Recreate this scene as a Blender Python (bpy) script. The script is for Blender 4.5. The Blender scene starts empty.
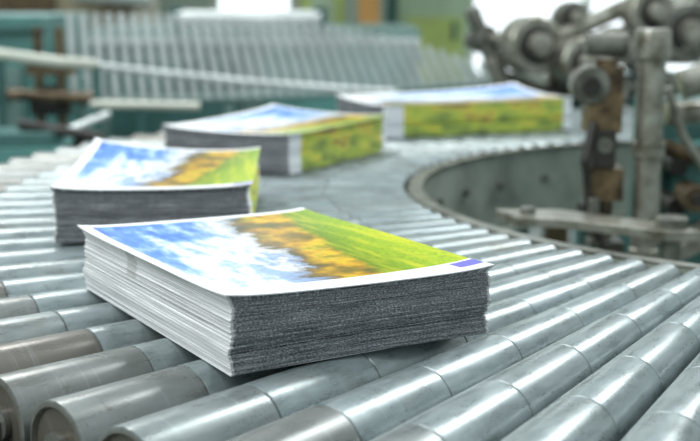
import bpy, math, random
from mathutils import Vector, Matrix
random.seed(7)
scene=bpy.context.scene
try:
    scene.view_settings.view_transform='Standard'
except Exception: pass
CX,CY=.66,1.64          # centre of the conveyor bend
RI,RO=.588,1.222
FLOOR=-.85

# ---------------------------------------------------------------- materials
class N:
    def __init__(s,name):
        s.m=bpy.data.materials.new(name); s.m.use_nodes=True
        s.t=s.m.node_tree; s.b=s.t.nodes['Principled BSDF']
    def n(s,typ,**k):
        x=s.t.nodes.new(typ)
        for a,v in k.items(): setattr(x,a,v)
        return x
    def l(s,a,b): s.t.links.new(a,b)
    def val(s,sock,v):
        if isinstance(v,bpy.types.NodeSocket): s.l(v,sock)
        else: sock.default_value=v
    def math(s,op,a,b=0.0,clamp=False):
        x=s.n('ShaderNodeMath',operation=op); x.use_clamp=clamp
        s.val(x.inputs[0],a); s.val(x.inputs[1],b); return x.outputs[0]
    def noise(s,vec,scale,detail=3,rough=.5):
        x=s.n('ShaderNodeTexNoise'); x.inputs['Scale'].default_value=scale
        x.inputs['Detail'].default_value=detail; x.inputs['Roughness'].default_value=rough
        if vec is not None: s.l(vec,x.inputs['Vector'])
        return x.outputs['Fac']
    def mapv(s,vec,sc=(1,1,1),loc=(0,0,0),rot=(0,0,0)):
        x=s.n('ShaderNodeMapping'); x.inputs['Scale'].default_value=sc; x.inputs['Rotation'].default_value=rot
        x.inputs['Location'].default_value=loc; s.l(vec,x.inputs['Vector']); return x.outputs[0]
    def ramp(s,fac,stops,interp='LINEAR'):
        x=s.n('ShaderNodeValToRGB'); r=x.color_ramp; r.interpolation=interp
        while len(r.elements)<len(stops): r.elements.new(.5)
        for e,(p,c) in zip(r.elements,stops):
            e.position=p; e.color=(*c,1) if len(c)==3 else c
        s.l(fac,x.inputs[0]); return x.outputs[0]
    def mix(s,fac,a,b,bt='MIX'):
        x=s.n('ShaderNodeMix',data_type='RGBA',blend_type=bt)
        s.val(x.inputs[0],fac)
        for sock,v in ((x.inputs[6],a),(x.inputs[7],b)):
            if isinstance(v,bpy.types.NodeSocket): s.l(v,sock)
            else: sock.default_value=(*v,1)
        return x.outputs[2]
    def bump(s,h,st=.3,d=.001):
        x=s.n('ShaderNodeBump'); x.inputs['Strength'].default_value=st
        x.inputs['Distance'].default_value=d; s.l(h,x.inputs['Height'])
        s.l(x.outputs[0],s.b.inputs['Normal'])

def simple(name,col,rough=.5,metal=0,var=.25,scale=12,col2=None):
    k=N(name); tc=k.n('ShaderNodeTexCoord').outputs['Object']
    f=k.noise(tc,scale,4,.6)
    c2=col2 or tuple(c*(1-var*1.6) for c in col)
    c=k.ramp(f,[(.32,c2),(.62,col)])
    k.l(c,k.b.inputs['Base Color']); k.b.inputs['Roughness'].default_value=rough
    k.b.inputs['Metallic'].default_value=metal
    return k.m

def roller_mat():
    k=N('brushed_roller'); tc=k.n('ShaderNodeTexCoord').outputs['Object']
    at=k.n('ShaderNodeAttribute'); at.attribute_name='tone'
    rc=k.n('ShaderNodeAttribute'); rc.attribute_name='rc'
    st=k.noise(k.mapv(rc.outputs['Vector'],(10,3,7)),2.4,4,.6)
    ring=k.noise(k.mapv(rc.outputs['Vector'],(160,.6,9)),2,3,.6)
    base=k.ramp(st,[(.28,(.155,.195,.20)),(.5,(.25,.305,.315)),(.75,(.36,.42,.43))])
    base=k.mix(at.outputs['Fac'],(.13,.12,.10),base)
    base=k.mix(k.math('MULTIPLY',k.math('SUBTRACT',ring,.56),1.2,True),base,(.45,.50,.51))
    dirt=k.noise(k.mapv(tc,(1,1,1),(4,2,0)),9,6,.7)
    base=k.mix(k.math('MULTIPLY',k.math('SUBTRACT',dirt,.55),3.4,True),base,(.15,.145,.115))
    spots=k.noise(tc,70,5,.7)
    base=k.mix(k.math('MULTIPLY',k.math('GREATER_THAN',spots,.65),.4),base,(.07,.06,.045))
    k.l(base,k.b.inputs['Base Color'])
    k.b.inputs['Metallic'].default_value=.38
    k.b.inputs['Specular IOR Level'].default_value=.55
    r=k.math('ADD',k.math('MULTIPLY',st,.30),.15)
    k.l(r,k.b.inputs['Roughness'])
    k.bump(ring,.12,.0005)
    return k.m

def uvpair(k,name='UVMap'):
    u=k.n('ShaderNodeUVMap'); u.uv_map=name
    s=k.n('ShaderNodeSeparateXYZ'); k.l(u.outputs[0],s.inputs[0])
    return u.outputs[0],s.outputs[0],s.outputs[1]

def landscape(k,vec,u,w):
    """printed lakeside landscape; u runs sky/water -> autumn trees -> meadow"""
    big=k.noise(k.mapv(vec,(1,1.6,1)),2.4,2,.5); mid=k.noise(k.mapv(vec,(2.4,7,1),(3,1,0)),3,7,.72)
    mass=k.noise(k.mapv(vec,(3.2,3.6,1),(8,4,0),(0,0,.5)),1.9,3,.55)
    grain=k.noise(k.mapv(vec,(16,7,1),(2,2,0),(0,0,.5)),6,4,.75)
    hair=k.noise(k.mapv(vec,(7,42,1),(2,9,0),(0,0,.25)),3,6,.8)
    d=k.math('MULTIPLY',k.math('SUBTRACT',big,.5),.26)
    d2=k.math('MULTIPLY',k.math('SUBTRACT',mid,.5),.34)
    us=k.math('SUBTRACT',u,k.math('MULTIPLY',k.math('SUBTRACT',w,.45),.26))
    uu=k.math('ADD',k.math('ADD',us,d),d2)
    gg=k.math('ADD',us,k.math('MULTIPLY',d,.35))
    cor=k.math('MULTIPLY',k.math('SUBTRACT',k.math('SUBTRACT',w,u),.34),.40)
    sn=k.math('SUBTRACT',k.math('ADD',k.noise(k.mapv(vec,(3.4,1.6,1),(1,5,0)),2.6,6,.66),.04),cor)
    sky=k.ramp(sn,[(.30,(.04,.13,.52)),(.42,(.11,.27,.70)),(.50,(.34,.51,.82)),(.57,(.74,.81,.90)),(.64,(.88,.91,.94)),(.74,(.28,.44,.76))])
    # autumn trees : soft golden, russet and olive masses with fine twig texture
    trees=k.ramp(mass,[(.34,(.10,.11,.012)),(.43,(.26,.17,.012)),(.50,(.55,.30,.010)),(.57,(.72,.47,.014)),(.64,(.46,.40,.012)),(.72,(.14,.15,.01))])
    trees=k.mix(k.math('MULTIPLY',k.math('SUBTRACT',mid,.50),4,True),trees,(.13,.075,.012))
    trees=k.mix(k.math('MULTIPLY',k.math('MULTIPLY',k.math('SUBTRACT',hair,.47),4,True),.55),trees,(.07,.045,.01))
    sh=k.math('SUBTRACT',1,k.math('MULTIPLY',k.math('ABSOLUTE',k.math('SUBTRACT',uu,.53)),15),True)
    trees=k.mix(k.math('MULTIPLY',sh,.8),trees,(.045,.038,.02))
    grass=k.ramp(gg,[(.68,(.05,.075,.003)),(.75,(.15,.25,.004)),(.86,(.27,.42,.008)),(1.0,(.40,.55,.015))])
    grass=k.mix(k.math('MULTIPLY',k.math('MULTIPLY',k.math('SUBTRACT',grain,.42),4,True),.8),grass,(.07,.16,.003))
    yb=k.math('MULTIPLY',k.math('SUBTRACT',k.noise(k.mapv(vec,(12,1.6,1),(5,5,0),(0,0,.12)),1.6,5,.65),.48),7,True)
    grass=k.mix(k.math('MULTIPLY',yb,.65),grass,(.60,.58,.015))
    g=k.math('MULTIPLY',k.math('SUBTRACT',k.math('ADD',gg,k.math('MULTIPLY',d2,.3)),.71),24,True)
    land=k.mix(g,trees,grass)
    f=k.math('MULTIPLY',k.math('SUBTRACT',uu,.49),26,True)
    img=k.mix(f,sky,land)
    br=k.math('MULTIPLY',k.math('SUBTRACT',k.math('ADD',k.math('MULTIPLY',uu,.55),hair),.68),7,True)
    img=k.mix(k.math('MULTIPLY',k.math('MULTIPLY',br,k.math('SUBTRACT',1,f)),.75),img,(.14,.12,.09))
    return img

def top_mat():
    k=N('printed_sheet_top'); vec,u,w=uvpair(k)
    img=landscape(k,vec,u,w)
    m=k.math('MULTIPLY',k.math('GREATER_THAN',u,.045),k.math('GREATER_THAN',w,.105))
    m=k.math('MULTIPLY',m,k.math('LESS_THAN',w,.975))
    c=k.mix(m,(.84,.86,.88),img)
    s=k.math('MULTIPLY',k.math('GREATER_THAN',u,.90),k.math('LESS_THAN',w,.095))
    s=k.math('MULTIPLY',s,k.math('GREATER_THAN',w,.04))
    c=k.mix(s,c,(.16,.15,.55))
    k.l(c,k.b.inputs['Base Color']); k.b.inputs['Roughness'].default_value=.32
    k.b.inputs['Specular IOR Level'].default_value=.32
    return k.m
def edge_print_mat():
    k=N('printed_bleed_edge'); vec,a,t=uvpair(k)
    f=k.noise(k.mapv(vec,(3.2,1.4,1),(0,0,0),(0,0,.2)),1.5,6,.66)
    f=k.math('ADD',f,k.math('MULTIPLY',k.math('SUBTRACT',t,.5),.12))
    c=k.ramp(f,[(.30,(.04,.07,.004)),(.38,(.16,.24,.008)),(.45,(.34,.46,.01)),(.52,(.56,.62,.02)),(.57,(.74,.60,.03)),(.61,(.40,.25,.01)),(.66,(.10,.075,.01)),(.74,(.35,.42,.04))])
    ln=k.noise(k.mapv(vec,(3,60,1)),2,3,.6)
    c=k.mix(k.math('MULTIPLY',ln,.22),c,(.9,.92,.85))
    m=k.math('MULTIPLY',k.math('GREATER_THAN',a,.10),k.math('LESS_THAN',a,.955))
    c=k.mix(m,(.80,.83,.86),c)
    k.l(c,k.b.inputs['Base Color']); k.b.inputs['Roughness'].default_value=.6; return k.m
def edge_dark_mat():
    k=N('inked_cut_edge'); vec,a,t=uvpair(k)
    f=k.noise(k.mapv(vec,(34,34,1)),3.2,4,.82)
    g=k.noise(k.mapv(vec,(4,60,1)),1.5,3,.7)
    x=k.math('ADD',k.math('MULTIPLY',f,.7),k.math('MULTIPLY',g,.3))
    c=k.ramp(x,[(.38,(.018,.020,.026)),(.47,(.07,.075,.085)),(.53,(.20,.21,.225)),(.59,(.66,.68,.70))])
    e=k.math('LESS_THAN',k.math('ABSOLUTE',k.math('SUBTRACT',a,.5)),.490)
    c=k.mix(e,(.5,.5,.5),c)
    k.l(c,k.b.inputs['Base Color']); k.b.inputs['Roughness'].default_value=.65; return k.m
def edge_white_mat():
    k=N('paper_edge'); vec,a,t=uvpair(k)
    g=k.noise(k.mapv(vec,(1.2,60,1)),1.6,3,.7)
    c=k.ramp(g,[(.34,(.30,.305,.31)),(.46,(.58,.595,.60)),(.6,(.80,.81,.82))])
    b=k.math('LESS_THAN',k.math('ABSOLUTE',k.math('SUBTRACT',a,.62)),.035)
    h=k.math('MULTIPLY',b,k.math('GREATER_THAN',t,.62))
    n=k.noise(k.mapv(vec,(50,50,1)),2,2,.5)
    c=k.mix(k.math('MULTIPLY',k.math('MULTIPLY',h,n),.8),c,(.25,.24,.23))
    k.l(c,k.b.inputs['Base Color']); k.b.inputs['Roughness'].default_value=.6; return k.m

M_roll=roller_mat()
M_top,M_pr,M_dk,M_wh=top_mat(),edge_print_mat(),edge_dark_mat(),edge_white_mat()
M_steel=simple('worn_steel',(.38,.38,.33),.34,.6,.3,30,(.13,.125,.09))
M_rail=simple('greasy_rail_steel',(.22,.23,.20),.4,.5,.4,25,(.06,.058,.046))
M_plate=simple('painted_side_plate',(.31,.35,.305),.5,.1,.3,14,(.16,.185,.155))
M_dark=simple('black_grease',(.035,.033,.028),.5,.2,.4,30)
M_rust=simple('oily_brown_metal',(.20,.145,.08),.4,.5,.4,40,(.045,.03,.018))
M_teal=simple('teal_enamel',(.10,.27,.25),.4,0,.3,4)
M_dteal=simple('dark_teal_enamel',(.05,.14,.13),.45,0,.3,5)
M_cream=simple('cream_enamel',(.60,.62,.54),.4,0,.15,4)
M_alu=simple('aluminium_slat',(.70,.76,.75),.35,.3,.15,10)
M_lime=simple('lime_enamel',(.46,.58,.18),.45,0,.2,3)
M_pgreen=simple('pale_green_enamel',(.42,.55,.38),.45,0,.15,3)
M_beige=simple('beige_enamel',(.55,.47,.31),.5,0,.2,4)
M_orange=simple('ochre_paint',(.50,.27,.08),.5,0,.2,4)
M_wall=simple('factory_wall_plaster',(.38,.46,.38),.8,0,.2,1.2)
M_floor=simple('concrete_floor',(.22,.26,.24),.6,0,.3,2.5,(.12,.15,.135))
M_grey=simple('grey_machine_paint',(.16,.26,.24),.5,0,.2,4)
gl=N('daylit_glass'); gl.b.inputs['Base Color'].default_value=(.9,.95,1,1)
gl.b.inputs['Emission Color'].default_value=(.9,.96,1,1); gl.b.inputs['Emission Strength'].default_value=1.5
M_glass=gl.m

# ---------------------------------------------------------------- mesh builder
class B:
    def __init__(s): s.v=[];s.f=[];s.m=[]
    def add(s,vs,fs,m):
        o=len(s.v); s.v+= [tuple(v) for v in vs]
        for f in fs: s.f.append([i+o for i in f]); s.m.append(m)
    def box(s,c,d,m=0,rz=0,rx=0,ry=0):
        R=Matrix.Rotation(rz,3,'Z')@Matrix.Rotation(rx,3,'X')@Matrix.Rotation(ry,3,'Y')
        vs=[Vector(c)+R@Vector((x*d[0]/2,y*d[1]/2,z*d[2]/2)) for x in(-1,1) for y in(-1,1) for z in(-1,1)]
        s.add(vs,[(0,1,3,2),(4,6,7,5),(0,4,5,1),(2,3,7,6),(0,2,6,4),(1,5,7,3)],m)
    def bb(s,x0,x1,y0,y1,z0,z1,m=0): s.box(((x0+x1)/2,(y0+y1)/2,(z0+z1)/2),(x1-x0,y1-y0,z1-z0),m)
    def lathe(s,p,ax,prof,m=0,seg=24):
        p=Vector(p); ax=Vector(ax).normalized()
        a=ax.orthogonal().normalized(); b=ax.cross(a)
        vs=[];fs=[]
        for (t,r) in prof:
            for i in range(seg):
                th=2*math.pi*i/seg; vs.append(p+ax*t+(a*math.cos(th)+b*math.sin(th))*r)
        n=len(prof)
        for j in range(n-1):
            for i in range(seg):
                k=(i+1)%seg; fs.append((j*seg+i,j*seg+k,(j+1)*seg+k,(j+1)*seg+i))
        fs.append(tuple(range(seg))[::-1]); fs.append(tuple((n-1)*seg+i for i in range(seg)))
        s.add(vs,fs,m)
    def cyl(s,p0,p1,r,m=0,seg=20,r2=None,bev=.08):
        p0=Vector(p0);p1=Vector(p1);L=(p1-p0).length;r2=r if r2 is None else r2;e=min(L*.2,r*bev)
        s.lathe(p0,p1-p0,[(0,r-e),(e,r),(L-e,r2),(L,r2-e)],m,seg)
    def tube(s,pts,r,m=0,seg=12):
        pts=[Vector(p) for p in pts]
        vs=[];fs=[]
        for i,p in enumerate(pts):
            d=(pts[min(i+1,len(pts)-1)]-pts[max(i-1,0)]).normalized()
            a=d.cross(Vector((0,0,1)))
            if a.length<.05: a=Vector((1,0,0))
            a.normalize(); b=d.cross(a)
            for k in range(seg):
                th=2*math.pi*k/seg; vs.append(p+(a*math.cos(th)+b*math.sin(th))*r)
        for j in range(len(pts)-1):
            for i in range(seg):
                k=(i+1)%seg; fs.append((j*seg+i,j*seg+k,(j+1)*seg+k,(j+1)*seg+i))
        fs.append(tuple(range(seg))[::-1]); fs.append(tuple((len(pts)-1)*seg+i for i in range(seg)))
        s.add(vs,fs,m)
    def prism(s,poly,z0,z1,m=0):
        n=len(poly); vs=[(x,y,z0) for x,y in poly]+[(x,y,z1) for x,y in poly]
        fs=[tuple(range(n))[::-1],tuple(range(n,2*n))]+[(i,(i+1)%n,n+(i+1)%n,n+i) for i in range(n)]
        s.add(vs,fs,m)
    def arc(s,sec,a0,a1,n,m=0):
        k=len(sec);vs=[];fs=[]
        for j in range(n+1):
            a=math.radians(a0+(a1-a0)*j/n)
            for r,z in sec: vs.append((CX+r*math.cos(a),CY+r*math.sin(a),z))
        for j in range(n):
            for i in range(k):
                q=(i+1)%k; fs.append((j*k+i,j*k+q,(j+1)*k+q,(j+1)*k+i))
        fs.append(tuple(range(k))[::-1]); fs.append(tuple(n*k+i for i in range(k)))
        s.add(vs,fs,m)
    def obj(s,name,mats,parent=None,bevel=0):
        import bmesh
        me=bpy.data.meshes.new(name); me.from_pydata(s.v,[],s.f); me.update()
        for x in mats: me.materials.append(x)
        for p,mi in zip(me.polygons,s.m): p.material_index=mi; p.use_smooth=True
        me.validate()
        bm=bmesh.new(); bm.from_mesh(me); bmesh.ops.recalc_face_normals(bm,faces=bm.faces); bm.to_mesh(me); bm.free()
        me.set_sharp_from_angle(angle=math.radians(35))
        o=bpy.data.objects.new(name,me); scene.collection.objects.link(o)
        if parent: o.parent=parent
        if bevel:
            md=o.modifiers.new('bevel','BEVEL'); md.width=bevel; md.segments=2; md.limit_method='ANGLE'
        return o
def empty(name):
    e=bpy.data.objects.new(name,None); scene.collection.objects.link(e); return e

# ---------------------------------------------------------------- conveyor
conv=empty('curved_roller_conveyor')
DA=3.35
angs=[226.1+DA*k for k in range(-43,15)]
K=.0264
SEG=32
vs=[];fs=[];tone=[];rc=[]
for ai,ang in enumerate(angs):
    a=math.radians(ang); er=Vector((math.cos(a),math.sin(a),0)); et=Vector((-math.sin(a),math.cos(a),0))
    st=[RI]+[RI+.105*(i+1)+random.uniform(-.004,.004) for i in range(5)]+[RO]
    prof=[]
    for i in range(6):
        t=1.0 if i<5 else random.choice([.05,.2,.45,.7])
        t*=random.uniform(.75,1.0)
        s0,s1=st[i],st[i+1]
        prof+=[(s0+.0002,-.0018,t*.4),(s0+.0011,-.0002,t),(s0+.003,0,t),(s1-.003,0,t),(s1-.0011,-.0002,t),(s1-.0002,-.0018,t*.4)]
    prof=[(RI,-.011,.2)]+prof+[(RO+.0003,-.004,.1),(RO-.003,-.006,.0),(RO-.003,-.0205,.0),(RO+.002,-.0205,.2),(RO+.002,-.026,.2)]
    o=len(vs); ph=random.random()*9
    for (s,dr,t) in prof:
        r=max(K*s+dr,.001); c=Vector((CX,CY,-K*s))+er*s
        for i in range(SEG):
            th=2*math.pi*i/SEG
            vs.append(c+(et*math.cos(th)+Vector((0,0,1))*math.sin(th))*r)
            tone.append(t); rc.append((s,abs(i/SEG-.5)*2,ai*1.37+ph))
    n=len(prof)
    for j in range(n-1):
        for i in range(SEG):
            k=(i+1)%SEG; fs.append((o+j*SEG+i,o+j*SEG+k,o+(j+1)*SEG+k,o+(j+1)*SEG+i))
    fs.append(tuple(o+i for i in range(SEG))[::-1]); fs.append(tuple(o+(n-1)*SEG+i for i in range(SEG)))
me=bpy.data.meshes.new('rollers'); me.from_pydata([tuple(v) for v in vs],[],fs); me.update()
me.polygons.foreach_set('use_smooth',[True]*len(me.polygons))
at=me.attributes.new('tone','FLOAT','POINT'); at.data.foreach_set('value',tone)
at=me.attributes.new('rc','FLOAT_VECTOR','POINT'); at.data.foreach_set('vector',[c for x in rc for c in x])
me.materials.append(M_roll); me.set_sharp_from_angle(angle=math.radians(50))
ro=bpy.data.objects.new('rollers',me); scene.collection.objects.link(ro); ro.parent=conv
A0,A1=angs[0]-2,angs[-1]+2
b=B()
b.arc([(.566,-.135),(.572,-.135),(.572,-.014),(.582,-.012),(.582,-.006),(.566,-.006)],A0,A1,120,0)
b.arc([(.552,-.135),(.567,-.135),(.567,-.129),(.552,-.129)],A0,A1,120,0)
b.obj('inner_rail',[M_plate],conv)
b=B()
b.arc([(.563,-.008),(.581,-.008),(.581,-.003),(.563,-.003)],A0,A1,120,0)
b.obj('inner_rail_lip',[M_rail],conv)
b=B()
e0=RO+.012
b.arc([(e0,-.14),(e0+.008,-.14),(e0+.008,-.046),(e0+.042,-.046),(e0+.042,-.039),(e0,-.039)],A0,A1,140,0)
b.arc([(e0+.008,-.14),(e0+.037,-.14),(e0+.037,-.133),(e0+.008,-.133)],A0,A1,140,0)
b.obj('outer_rail',[M_rail],conv)
b=B()
for ang in angs:
    a=math.radians(ang); e=Vector((math.cos(a),math.sin(a),0)); c=Vector((CX,CY,0))
    b.cyl(c+e*.5685+Vector((0,0,-.018)),c+e*.594+Vector((0,0,-.016)),.004,0,8)
    b.cyl(c+e*(RO-.005)+Vector((0,0,-K*RO)),c+e*(e0+.016)+Vector((0,0,-K*RO)),.006,0,6)
for k in range(-12,4):
    ang=225+k*11; a=math.radians(ang); e=Vector((math.cos(a),math.sin(a),0)); c=Vector((CX,CY,0))
    b.cyl(c+e*.570+Vector((0,0,-.055)),c+e*.559+Vector((0,0,-.055)),.007,0,6)
b.obj('axle_bolts',[M_rail],conv)
b=B()
for ang in (95,130,165,200,235,262):
    a=math.radians(ang); e=Vector((math.cos(a),math.sin(a),0)); c=Vector((CX,CY,0))
    for r in(.60,1.20):
        p=c+e*r; b.box((p.x,p.y,(FLOOR-.1)/2-.01),(.045,.045,-FLOOR-.12),0,a)
        b.box((p.x,p.y,FLOOR+.006),(.11,.11,.012),0,a)
    p=c+e*.90; b.box((p.x,p.y,-.12),(.60,.04,.03),0,a)
b.obj('support_legs',[M_dteal],conv,.003)

# ---------------------------------------------------------------- paper stacks
def stack(name,D,ang,L=.213,W=.298,T=.052,lift=(0,0,0,0),seed=1,layers=56,sag=.004,wv=1.0,topgrow=.0032):
    rnd=random.Random(seed)
    e1=Vector((math.cos(ang),math.sin(ang),0)); e2=Vector((-math.sin(ang),math.cos(ang),0)); D=Vector((*D,0))
    nu,nw=16,22
    def P(u,w,t,ox=0,oy=0,ex=0,cl=0):
        cD=(max(0,1-u)**2)*(max(0,1-w)**2); cC=(u**2)*(max(0,1-w)**2); cB=u*u*w*w; cA=(max(0,1-u)**2)*w*w
        z=T*t+(t**1.3)*(lift[0]*cD+lift[1]*cC+lift[2]*cB+lift[3]*cA)
        z-=(t**2)*sag*math.sin(math.pi*min(max(u,0),1))*(.45+.55*math.sin(math.pi*min(max(w,0),1)))
        z+=(1-t)*.0014*(math.sin(math.pi*u)*(1-w)**2)
        z+=cl*(.0022*abs(2*u-1)**6+.0022*abs(2*w-1)**6)
        p=D+e1*(L*u+ox+ex*(2*u-1))+e2*(W*w+oy+ex*(2*w-1)); p.z=z+.0006; return p
    per=[(i/nu,0,0) for i in range(nu)]+[(1,i/nw,1) for i in range(nw)]+[(1-i/nu,1,2) for i in range(nu)]+[(0,1-i/nw,3) for i in range(nw)]
    n=len(per); V=[];F=[];MI=[];UV=[]
    for l in range(layers):
        last=l>=layers-1
        wave=wv*(.0009*math.sin(l/layers*7+seed)+.0005*math.sin(l/layers*17+seed*2))
        ox=rnd.gauss(0,.0004)+wave; oy=rnd.gauss(0,.0004)-wave*.6
        ex=rnd.gauss(0,.00025)+(topgrow if last else 0)
        g=.12 if not last else 0
        for t in((l+.0)/layers,(l+1-g)/layers):
            for (u,w,sd) in per: V.append(P(u,w,t,ox,oy,ex,1 if last else 0))
    rows=2*layers
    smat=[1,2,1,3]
    for j in range(rows-1):
        for i in range(n):
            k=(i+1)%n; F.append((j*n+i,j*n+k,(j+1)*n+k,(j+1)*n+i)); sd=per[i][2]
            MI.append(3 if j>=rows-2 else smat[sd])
            def uvp(ii,jj,sd,nxt):
                u,w,_=per[ii]
                if sd==0: a=1.0 if nxt and ii==nu else u
                elif sd==1: a=w
                elif sd==2: a=u
                else: a=w
                return (a,(jj//2+(jj%2)*.9)/layers)
            UV.append([uvp(i,j,sd,0),uvp(k,j,sd,1),uvp(k,j+1,sd,1),uvp(i,j+1,sd,0)])
    o=len(V)
    for jw in range(nw+1):
        for iu in range(nu+1): V.append(P(iu/nu,jw/nw,1,ox,oy,ex,1))
    for jw in range(nw):
        for iu in range(nu):
            q=[(iu,jw),(iu+1,jw),(iu+1,jw+1),(iu,jw+1)]
            F.append([o+y*(nu+1)+x for x,y in q]); MI.append(0); UV.append([(x/nu,y/nw) for x,y in q])
    F.append(tuple(range(n))[::-1]); MI.append(3); UV.append([(0,0)]*n)
    me=bpy.data.meshes.new(name); me.from_pydata([tuple(v) for v in V],[],F); me.update()
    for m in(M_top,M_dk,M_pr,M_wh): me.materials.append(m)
    uv=me.uv_layers.new(name='UVMap')
    for p,mi,c in zip(me.polygons,MI,UV):
        p.material_index=mi; p.use_smooth=(mi==0)
        for li,x in zip(p.loop_indices,c): uv.data[li].uv=x
    ob=bpy.data.objects.new(name,me); scene.collection.objects.link(ob); return ob

r=math.radians
stack('printed_sheet_stack',(-.080,.809),r(30.5),T=.0525,L=.214,W=.296,lift=(.001,-.003,-.005,-.001),seed=3,layers=60)
stack('printed_sheet_stack.001',(-.303,1.262),r(2.5),T=.055,lift=(.000,.002,.002,.015),seed=5,L=.2)
stack('printed_sheet_stack.002',(-.275,1.846),r(-26.6),T=.053,lift=(.004,.002,.001,.008),seed=8,L=.213,W=.32)
stack('printed_sheet_stack.003',(-.024,2.385),r(-67),T=.054,lift=(.004,.002,.004,.014),seed=9,L=.213,W=.385)

# ---------------------------------------------------------------- background
def XZ(x,y,d): return (x-350)*d/1274,.256-d*(y+10)/1274

b=B(); n=36
def fz(t):
    y=3.35+.5*math.sin(t*1.5)
    zt=.256-y*(22+18*t*t+32*t**4)/1274; zb=.256-y*(110-18*t*t)/1274
    return y,zb,zt
for i in range(n):
    t=i/(n-1); x=-.735+1.17*t; y,zb,zt=fz(t); h=zt-zb
    tilt=.03+.75*t; b.box((x-h*.5*math.tan(tilt)*.7,y,zb+h/2),(.019,.006,h/math.cos(tilt*.7)),0,rz=.25,ry=-tilt*.7)
b.tube([(-.74+1.18*k/20,fz(k/20)[0]+.015,fz(k/20)[1]) for k in range(21)],.011,1)
for t in(0.01,.33,.66,.98):
    x=-.735+1.17*t; y,zb,zt=fz(t); b.cyl((x,y+.03,FLOOR),(x,y+.03,zb),.014,1)
b.obj('slatted_conveyor_curve',[M_alu,M_grey],None)  # slats stand in for the rollers of another curved, sloping conveyor

b=B()
pts=[(-1.0,3.02,.13),(-.84,3.03,.105),(-.7,3.05,.085),(-.62,3.08,.078)]
b.tube(pts,.014,0)
b.tube([(-.64,3.08,.078),(-.5,3.12,.058),(-.25,3.18,.028),(0,3.2,.008),(.12,3.2,.0)],.009,2)
for p in (pts[1],pts[3],(0,3.2,.008)): b.cyl((p[0],p[1],FLOOR),(p[0],p[1],p[2]),.01,1)
b.tube([(-.62,3.0,-.012),(-.5,3.0,-.014),(-.36,3.0,-.016)],.010,0)
b.cyl((-.5,3.0,FLOOR),(-.5,3.0,-.014),.009,1)
b.obj('guard_rail',[M_cream,M_dteal,M_alu])

b=B()
b.bb(-1.5,-.80,3.3,3.9,FLOOR,.19,0)
b.bb(-1.5,-.79,3.28,3.3,.15,.165,1); b.bb(-.95,-.86,3.27,3.3,-.1,.06,2)
b.bb(-1.45,-.98,3.28,3.3,-.6,.07,1)
b.cyl((-.91,3.25,-.02),(-.91,3.28,-.02),.018,3); b.cyl((-1.03,3.25,-.1),(-1.03,3.25,.0),.01,3)
b.obj('control_cabinet',[M_teal,M_dteal,M_grey,M_dark],None,.008)
b=B()
for x in(-.79,-.735): b.cyl((x,3.2,FLOOR),(x,3.2,.165),.012,0)
b.box((-.76,3.2,.06),(.12,.03,.03),0); b.box((-.76,3.19,-.03),(.1,.04,.05),1)
b.cyl((-.88,3.15,.0),(-.64,3.15,-.01),.014,0); b.box((-.76,3.17,-.005),(.05,.05,.05),1)
b.obj('valve_stand',[M_rust,M_dark])
b=B()
b.bb(-1.2,-.62,2.64,2.92,FLOOR,-.075,0); b.bb(-.80,-.64,2.66,2.80,-.075,-.045,1)
b.cyl((-.72,2.72,-.03),(-.54,2.72,-.06),.012,2); b.cyl((-.68,2.70,-.07),(-.55,2.85,-.02),.008,3)
b.bb(-1.0,-.84,2.70,2.85,-.075,-.03,2); b.cyl((-.60,2.8,FLOOR),(-.60,2.8,-.05),.02,2)
b.obj('pump_unit',[M_teal,M_dteal,M_dark,M_alu],None,.006)
b=B()
b.bb(-.95,.25,4.5,5.3,FLOOR,.12,0); b.bb(-.85,-.4,4.45,4.5,-.3,.02,1); b.bb(-.3,.2,4.45,4.5,-.3,.06,2)
b.bb(-.95,.25,4.47,4.5,.07,.09,3); b.cyl((-.6,4.4,.16),(-.1,4.4,.16),.03,3)
b.bb(-.62,-.58,4.38,4.46,.1,.2,1); b.bb(-.12,-.08,4.38,4.46,.1,.2,1)
b.obj('folding_machine',[M_grey,M_dteal,M_teal,M_alu],None,.01)
b=B(); x0,_=XZ(300,0,6.2); x1,_=XZ(345,0,6.2)
b.bb(x0,x1,6.2,6.5,FLOOR,1.6,0); b.bb(x0-.03,x1+.03,6.18,6.52,FLOOR,FLOOR+.1,1); b.bb(x0+.05,x1-.05,6.19,6.21,-.4,.9,1)
b.obj('lime_cabinet',[M_lime,M_pgreen],None,.01)
b=B(); x0,_=XZ(358,0,6); x1,_=XZ(380,0,6)
b.bb(x0,x1,6,6.12,FLOOR,2.2,0); b.bb(x0-.04,x1+.04,5.97,6.15,FLOOR,FLOOR+.03,0); b.box(((x0+x1)/2,5.98,.05),(x1-x0+.03,.05,.04),1)
b.obj('steel_column',[M_orange,M_beige],None,.008)
b=B(); x0,_=XZ(398,0,6.6); x1,_=XZ(470,0,6.6)
b.bb(x0,x1,6.6,7.2,FLOOR,1.5,0); b.bb(x0+.04,x1-.04,6.58,6.6,-.6,.12,1); b.cyl((x1-.08,6.57,.0),(x1-.08,6.57,.1),.012,2)
b.bb(x0-.06,x0,6.62,7.1,FLOOR,1.5,2)
b.obj('pale_green_cabinet',[M_pgreen,M_lime,M_dteal],None,.012)
b=B()
b.bb(-1.9,-1.1,6.5,7.3,FLOOR,.5,0); b.bb(-1.8,-1.5,6.45,6.5,-.4,.35,1); b.cyl((-1.4,6.4,.25),(-1.0,6.4,.22),.05,2); b.bb(-1.25,-1.15,6.4,6.5,.0,.3,1)
b.obj('press_tower',[M_beige,M_rust,M_alu],None,.02)

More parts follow.
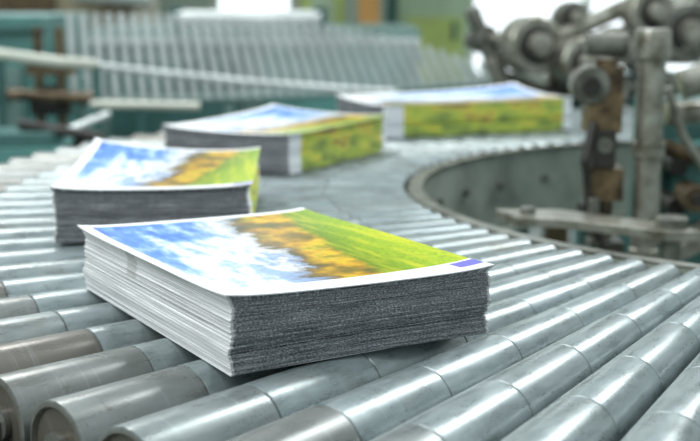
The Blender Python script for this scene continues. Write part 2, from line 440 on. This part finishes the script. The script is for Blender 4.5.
b=B()
def disc(x,y,d,rad,th=.06,m=0,ax=(.35,-1,.05)):
    X,Z=XZ(x,y,d); R=rad*d/1274
    b.lathe((X,d,Z),ax,[(-th,R*.55),(-th*.6,R*.6),(-th*.55,R*.95),(-th*.45,R),(0,R),(.004,R*.93),(.004,R*.68)],m,28)
    b.lathe((X,d,Z),ax,[(.003,R*.67),(.010,R*.64),(.012,R*.4)],4,28)
    b.lathe((X,d,Z),ax,[(.010,R*.42),(.035,R*.38),(.037,R*.2)],0,20)
disc(538,44,3.02,30,.14); disc(588,62,3.0,26,.12); disc(616,94,2.98,20,.10,1); disc(575,18,3.15,18,.08,1)
disc(490,38,3.1,14,.07,1,ax=(.8,-1,.1)); disc(655,12,3.1,26,.1); disc(690,32,3.1,32,.12,1); disc(622,45,3.08,20,.1,0)
def rod(x0,y0,x1,y1,d,w,m=0,d2=None):
    d2=d2 or d
    a=XZ(x0,y0,d); c=XZ(x1,y1,d2); b.cyl((a[0],d,a[1]),(c[0],d2,c[1]),w*d/2548,m,14)
rod(472,8,496,66,3.1,16,1); rod(493,56,507,90,3.1,20,0); rod(484,40,540,46,3.12,10,0)
rod(540,46,640,0,3.14,18,0); rod(560,60,650,92,3.12,18,1); rod(600,50,700,-8,3.2,20,0); rod(630,60,700,92,3.12,18,1)
rod(562,5,605,100,3.2,16,2); rod(640,70,700,40,3.1,16,0); rod(505,75,560,95,3.14,14,1); rod(560,88,600,84,3.05,12,4)
b.bb(.60,1.3,3.16,3.3,FLOOR,.05,3); b.bb(.34,.60,3.16,3.24,-.14,.0,3); b.bb(.50,.56,3.14,3.2,FLOOR,.16,2)
b.obj('feeder_roller_assembly',[M_steel,M_rail,M_rust,M_teal,M_dark])

b=B()
b.lathe((.412,1.72,FLOOR),(0,0,1),[(0,.03),(.01,.03),(.012,.022),(-FLOOR-.10,.022),(-FLOOR-.098,.019),(-FLOOR+.165,.019),(-FLOOR+.166,.025),(-FLOOR+.200,.025),(-FLOOR+.205,.023)],0,28)
b.lathe((.412,1.72,.03),(0,0,1),[(0,.019),(.001,.023),(.02,.023),(.021,.019)],0,28)
b.obj('guide_post',[M_steel])
b=B()
b.cyl((.350,1.72,FLOOR),(.350,1.72,.165),.015,0); b.box((.346,1.72,.11),(.046,.05,.09),0); b.box((.350,1.715,-.005),(.046,.05,.045),0); b.box((.345,1.71,.045),(.03,.05,.05),2)
b.cyl((.318,1.71,.185),(.374,1.71,.185),.016,1); b.cyl((.325,1.69,.13),(.325,1.73,.13),.026,1)
b.cyl((.325,1.682,.13),(.325,1.692,.13),.012,2); b.cyl((.345,1.685,.05),(.345,1.70,.05),.012,1)
b.tube([(.33,1.69,.08),(.318,1.68,.03),(.325,1.68,-.03),(.345,1.67,-.09)],.007,2)
b.box((.350,1.69,-.09),(.045,.05,.02),1); b.cyl((.33,1.67,-.06),(.33,1.67,-.02),.008,1)
b.box((.335,1.72,-.05),(.03,.04,.03),2)
b.obj('clamp_bracket',[M_rust,M_rail,M_dark],None,.002)
b=B()
b.bb(.46,1.0,1.93,2.03,FLOOR,.09,0); b.bb(.45,1.0,1.90,1.93,-.01,.02,1)
b.bb(.50,.56,1.85,1.93,-.18,.03,1); b.bb(.46,.95,1.88,1.93,-.28,-.16,0)
for x,z in((.485,.0),(.485,-.06),(.53,-.10),(.59,-.03)): b.cyl((x,1.93 if x!=.53 else 1.85,z),(x,1.83,z),.014,2)
b.cyl((.47,1.86,.075),(.64,1.86,.085),.018,3); b.cyl((.47,1.86,-.12),(.60,1.80,-.05),.010,3)
b.cyl((.48,1.83,.12),(.62,1.83,.16),.022,3); b.cyl((.46,1.84,.03),(.60,1.84,-.01),.012,4)
b.box((.52,1.80,-.10),(.12,.03,.022),3,ry=-.5); b.tube([(.455,1.8,.12),(.48,1.8,.05),(.53,1.8,-.02),(.51,1.8,-.1)],.007,3)
b.cyl((.50,1.78,-.04),(.50,1.84,-.04),.020,4); b.cyl((.50,1.77,-.04),(.50,1.79,-.04),.009,2)
b.obj('drive_unit',[M_dteal,M_teal,M_dark,M_steel,M_rust],None,.004)
b=B()
b.prism([(.195,1.66),(.215,1.60),(.27,1.585),(.39,1.50),(.43,1.50),(.41,1.55),(.28,1.66)],-.045,-.033,0)
b.cyl((.40,1.53,FLOOR),(.40,1.53,-.03),.012,1); b.cyl((.40,1.53,-.035),(.40,1.53,-.02),.02,1); b.cyl((.235,1.63,-.034),(.235,1.63,-.025),.010,1)
b.obj('diverter_lever',[M_steel,M_rail],None,.002)
b=B()
b.bb(.45,.72,1.34,1.58,FLOOR,-.22,0); b.bb(.48,.70,1.37,1.55,-.22,-.20,1); b.cyl((.53,1.45,-.2),(.53,1.45,-.13),.035,1)
b.obj('drive_motor_housing',[M_grey,M_rail],None,.008)

# room shell
b=B(); b.bb(-7,7,-3,9.2,FLOOR-.05,FLOOR,0); b.obj('floor',[M_floor])
b=B(); b.bb(-7,7,9,9.15,FLOOR,3.2,0); b.obj('wall_back',[M_wall])
b=B(); b.bb(-7.15,-7,-3,9.15,FLOOR,3.2,0); b.obj('wall_left',[M_wall])
def window(name,x0,x1,z0,z1):
    b=B(); y=8.97
    b.bb(x0,x1,y,y+.02,z0,z1,0)
    n=max(1,round((x1-x0)/.8))
    for i in range(n+1):
        a=x0+(x1-x0)*i/n; b.bb(a-.03,a+.03,y-.03,y+.02,z0,z1,1)
    for a in(z0,z1): b.bb(x0,x1,y-.03,y+.02,a-.03,a+.03,1)
    b.obj(name,[M_glass,M_cream])
window('window_1',.85,3.3,-.35,2.2); window('window_2',-.95,-.40,.05,2.2); window('window_3',-2.6,-1.5,.1,2.2)

# ---------------------------------------------------------------- lights
w=bpy.data.worlds.new('hall_light'); scene.world=w; w.use_nodes=True
nt=w.node_tree; bg=nt.nodes['Background']
tc=nt.nodes.new('ShaderNodeTexCoord'); sp=nt.nodes.new('ShaderNodeSeparateXYZ'); rp=nt.nodes.new('ShaderNodeValToRGB')
nt.links.new(tc.outputs['Generated'],sp.inputs[0]); nt.links.new(sp.outputs[2],rp.inputs[0]); nt.links.new(rp.outputs[0],bg.inputs[0])
rp.color_ramp.elements[0].position=0; rp.color_ramp.elements[0].color=(.42,.50,.49,1)
rp.color_ramp.elements[1].position=.8; rp.color_ramp.elements[1].color=(.86,.96,1,1)
bg.inputs[1].default_value=.95
def area(name,loc,rot,sx,sy,e,col=(1,1,1)):
    l=bpy.data.lights.new(name,'AREA'); l.shape='RECTANGLE'; l.size=sx; l.size_y=sy; l.energy=e; l.color=col
    o=bpy.data.objects.new(name,l); o.location=loc; o.rotation_euler=rot; scene.collection.objects.link(o)
def aim(loc,t): return (Vector(t)-Vector(loc)).to_track_quat('-Z','Y').to_euler()
L=(-1.8,3.6,2.6); area('hall_lamp_back',L,aim(L,(0,1.2,0)),2.6,.6,85,(1,1,.98))
L=(1.7,3.0,2.4); area('hall_lamp_right',L,aim(L,(.2,1.2,0)),.5,2.2,66,(.97,1,1))
L=(-1.6,-.2,2.4); area('hall_lamp_left',L,aim(L,(0,1.2,0)),.9,2.2,70,(.98,1,1))

# ---------------------------------------------------------------- camera
cam=bpy.data.cameras.new('camera'); co=bpy.data.objects.new('camera',cam); scene.collection.objects.link(co)
co.location=(0,0,.256); co.rotation_euler=(math.radians(90-10.4),0,0)
cam.sensor_width=36; cam.lens=1253/700*36; cam.clip_start=.01
cam.dof.use_dof=True; cam.dof.focus_distance=.91; cam.dof.aperture_fstop=6.2
scene.camera=co
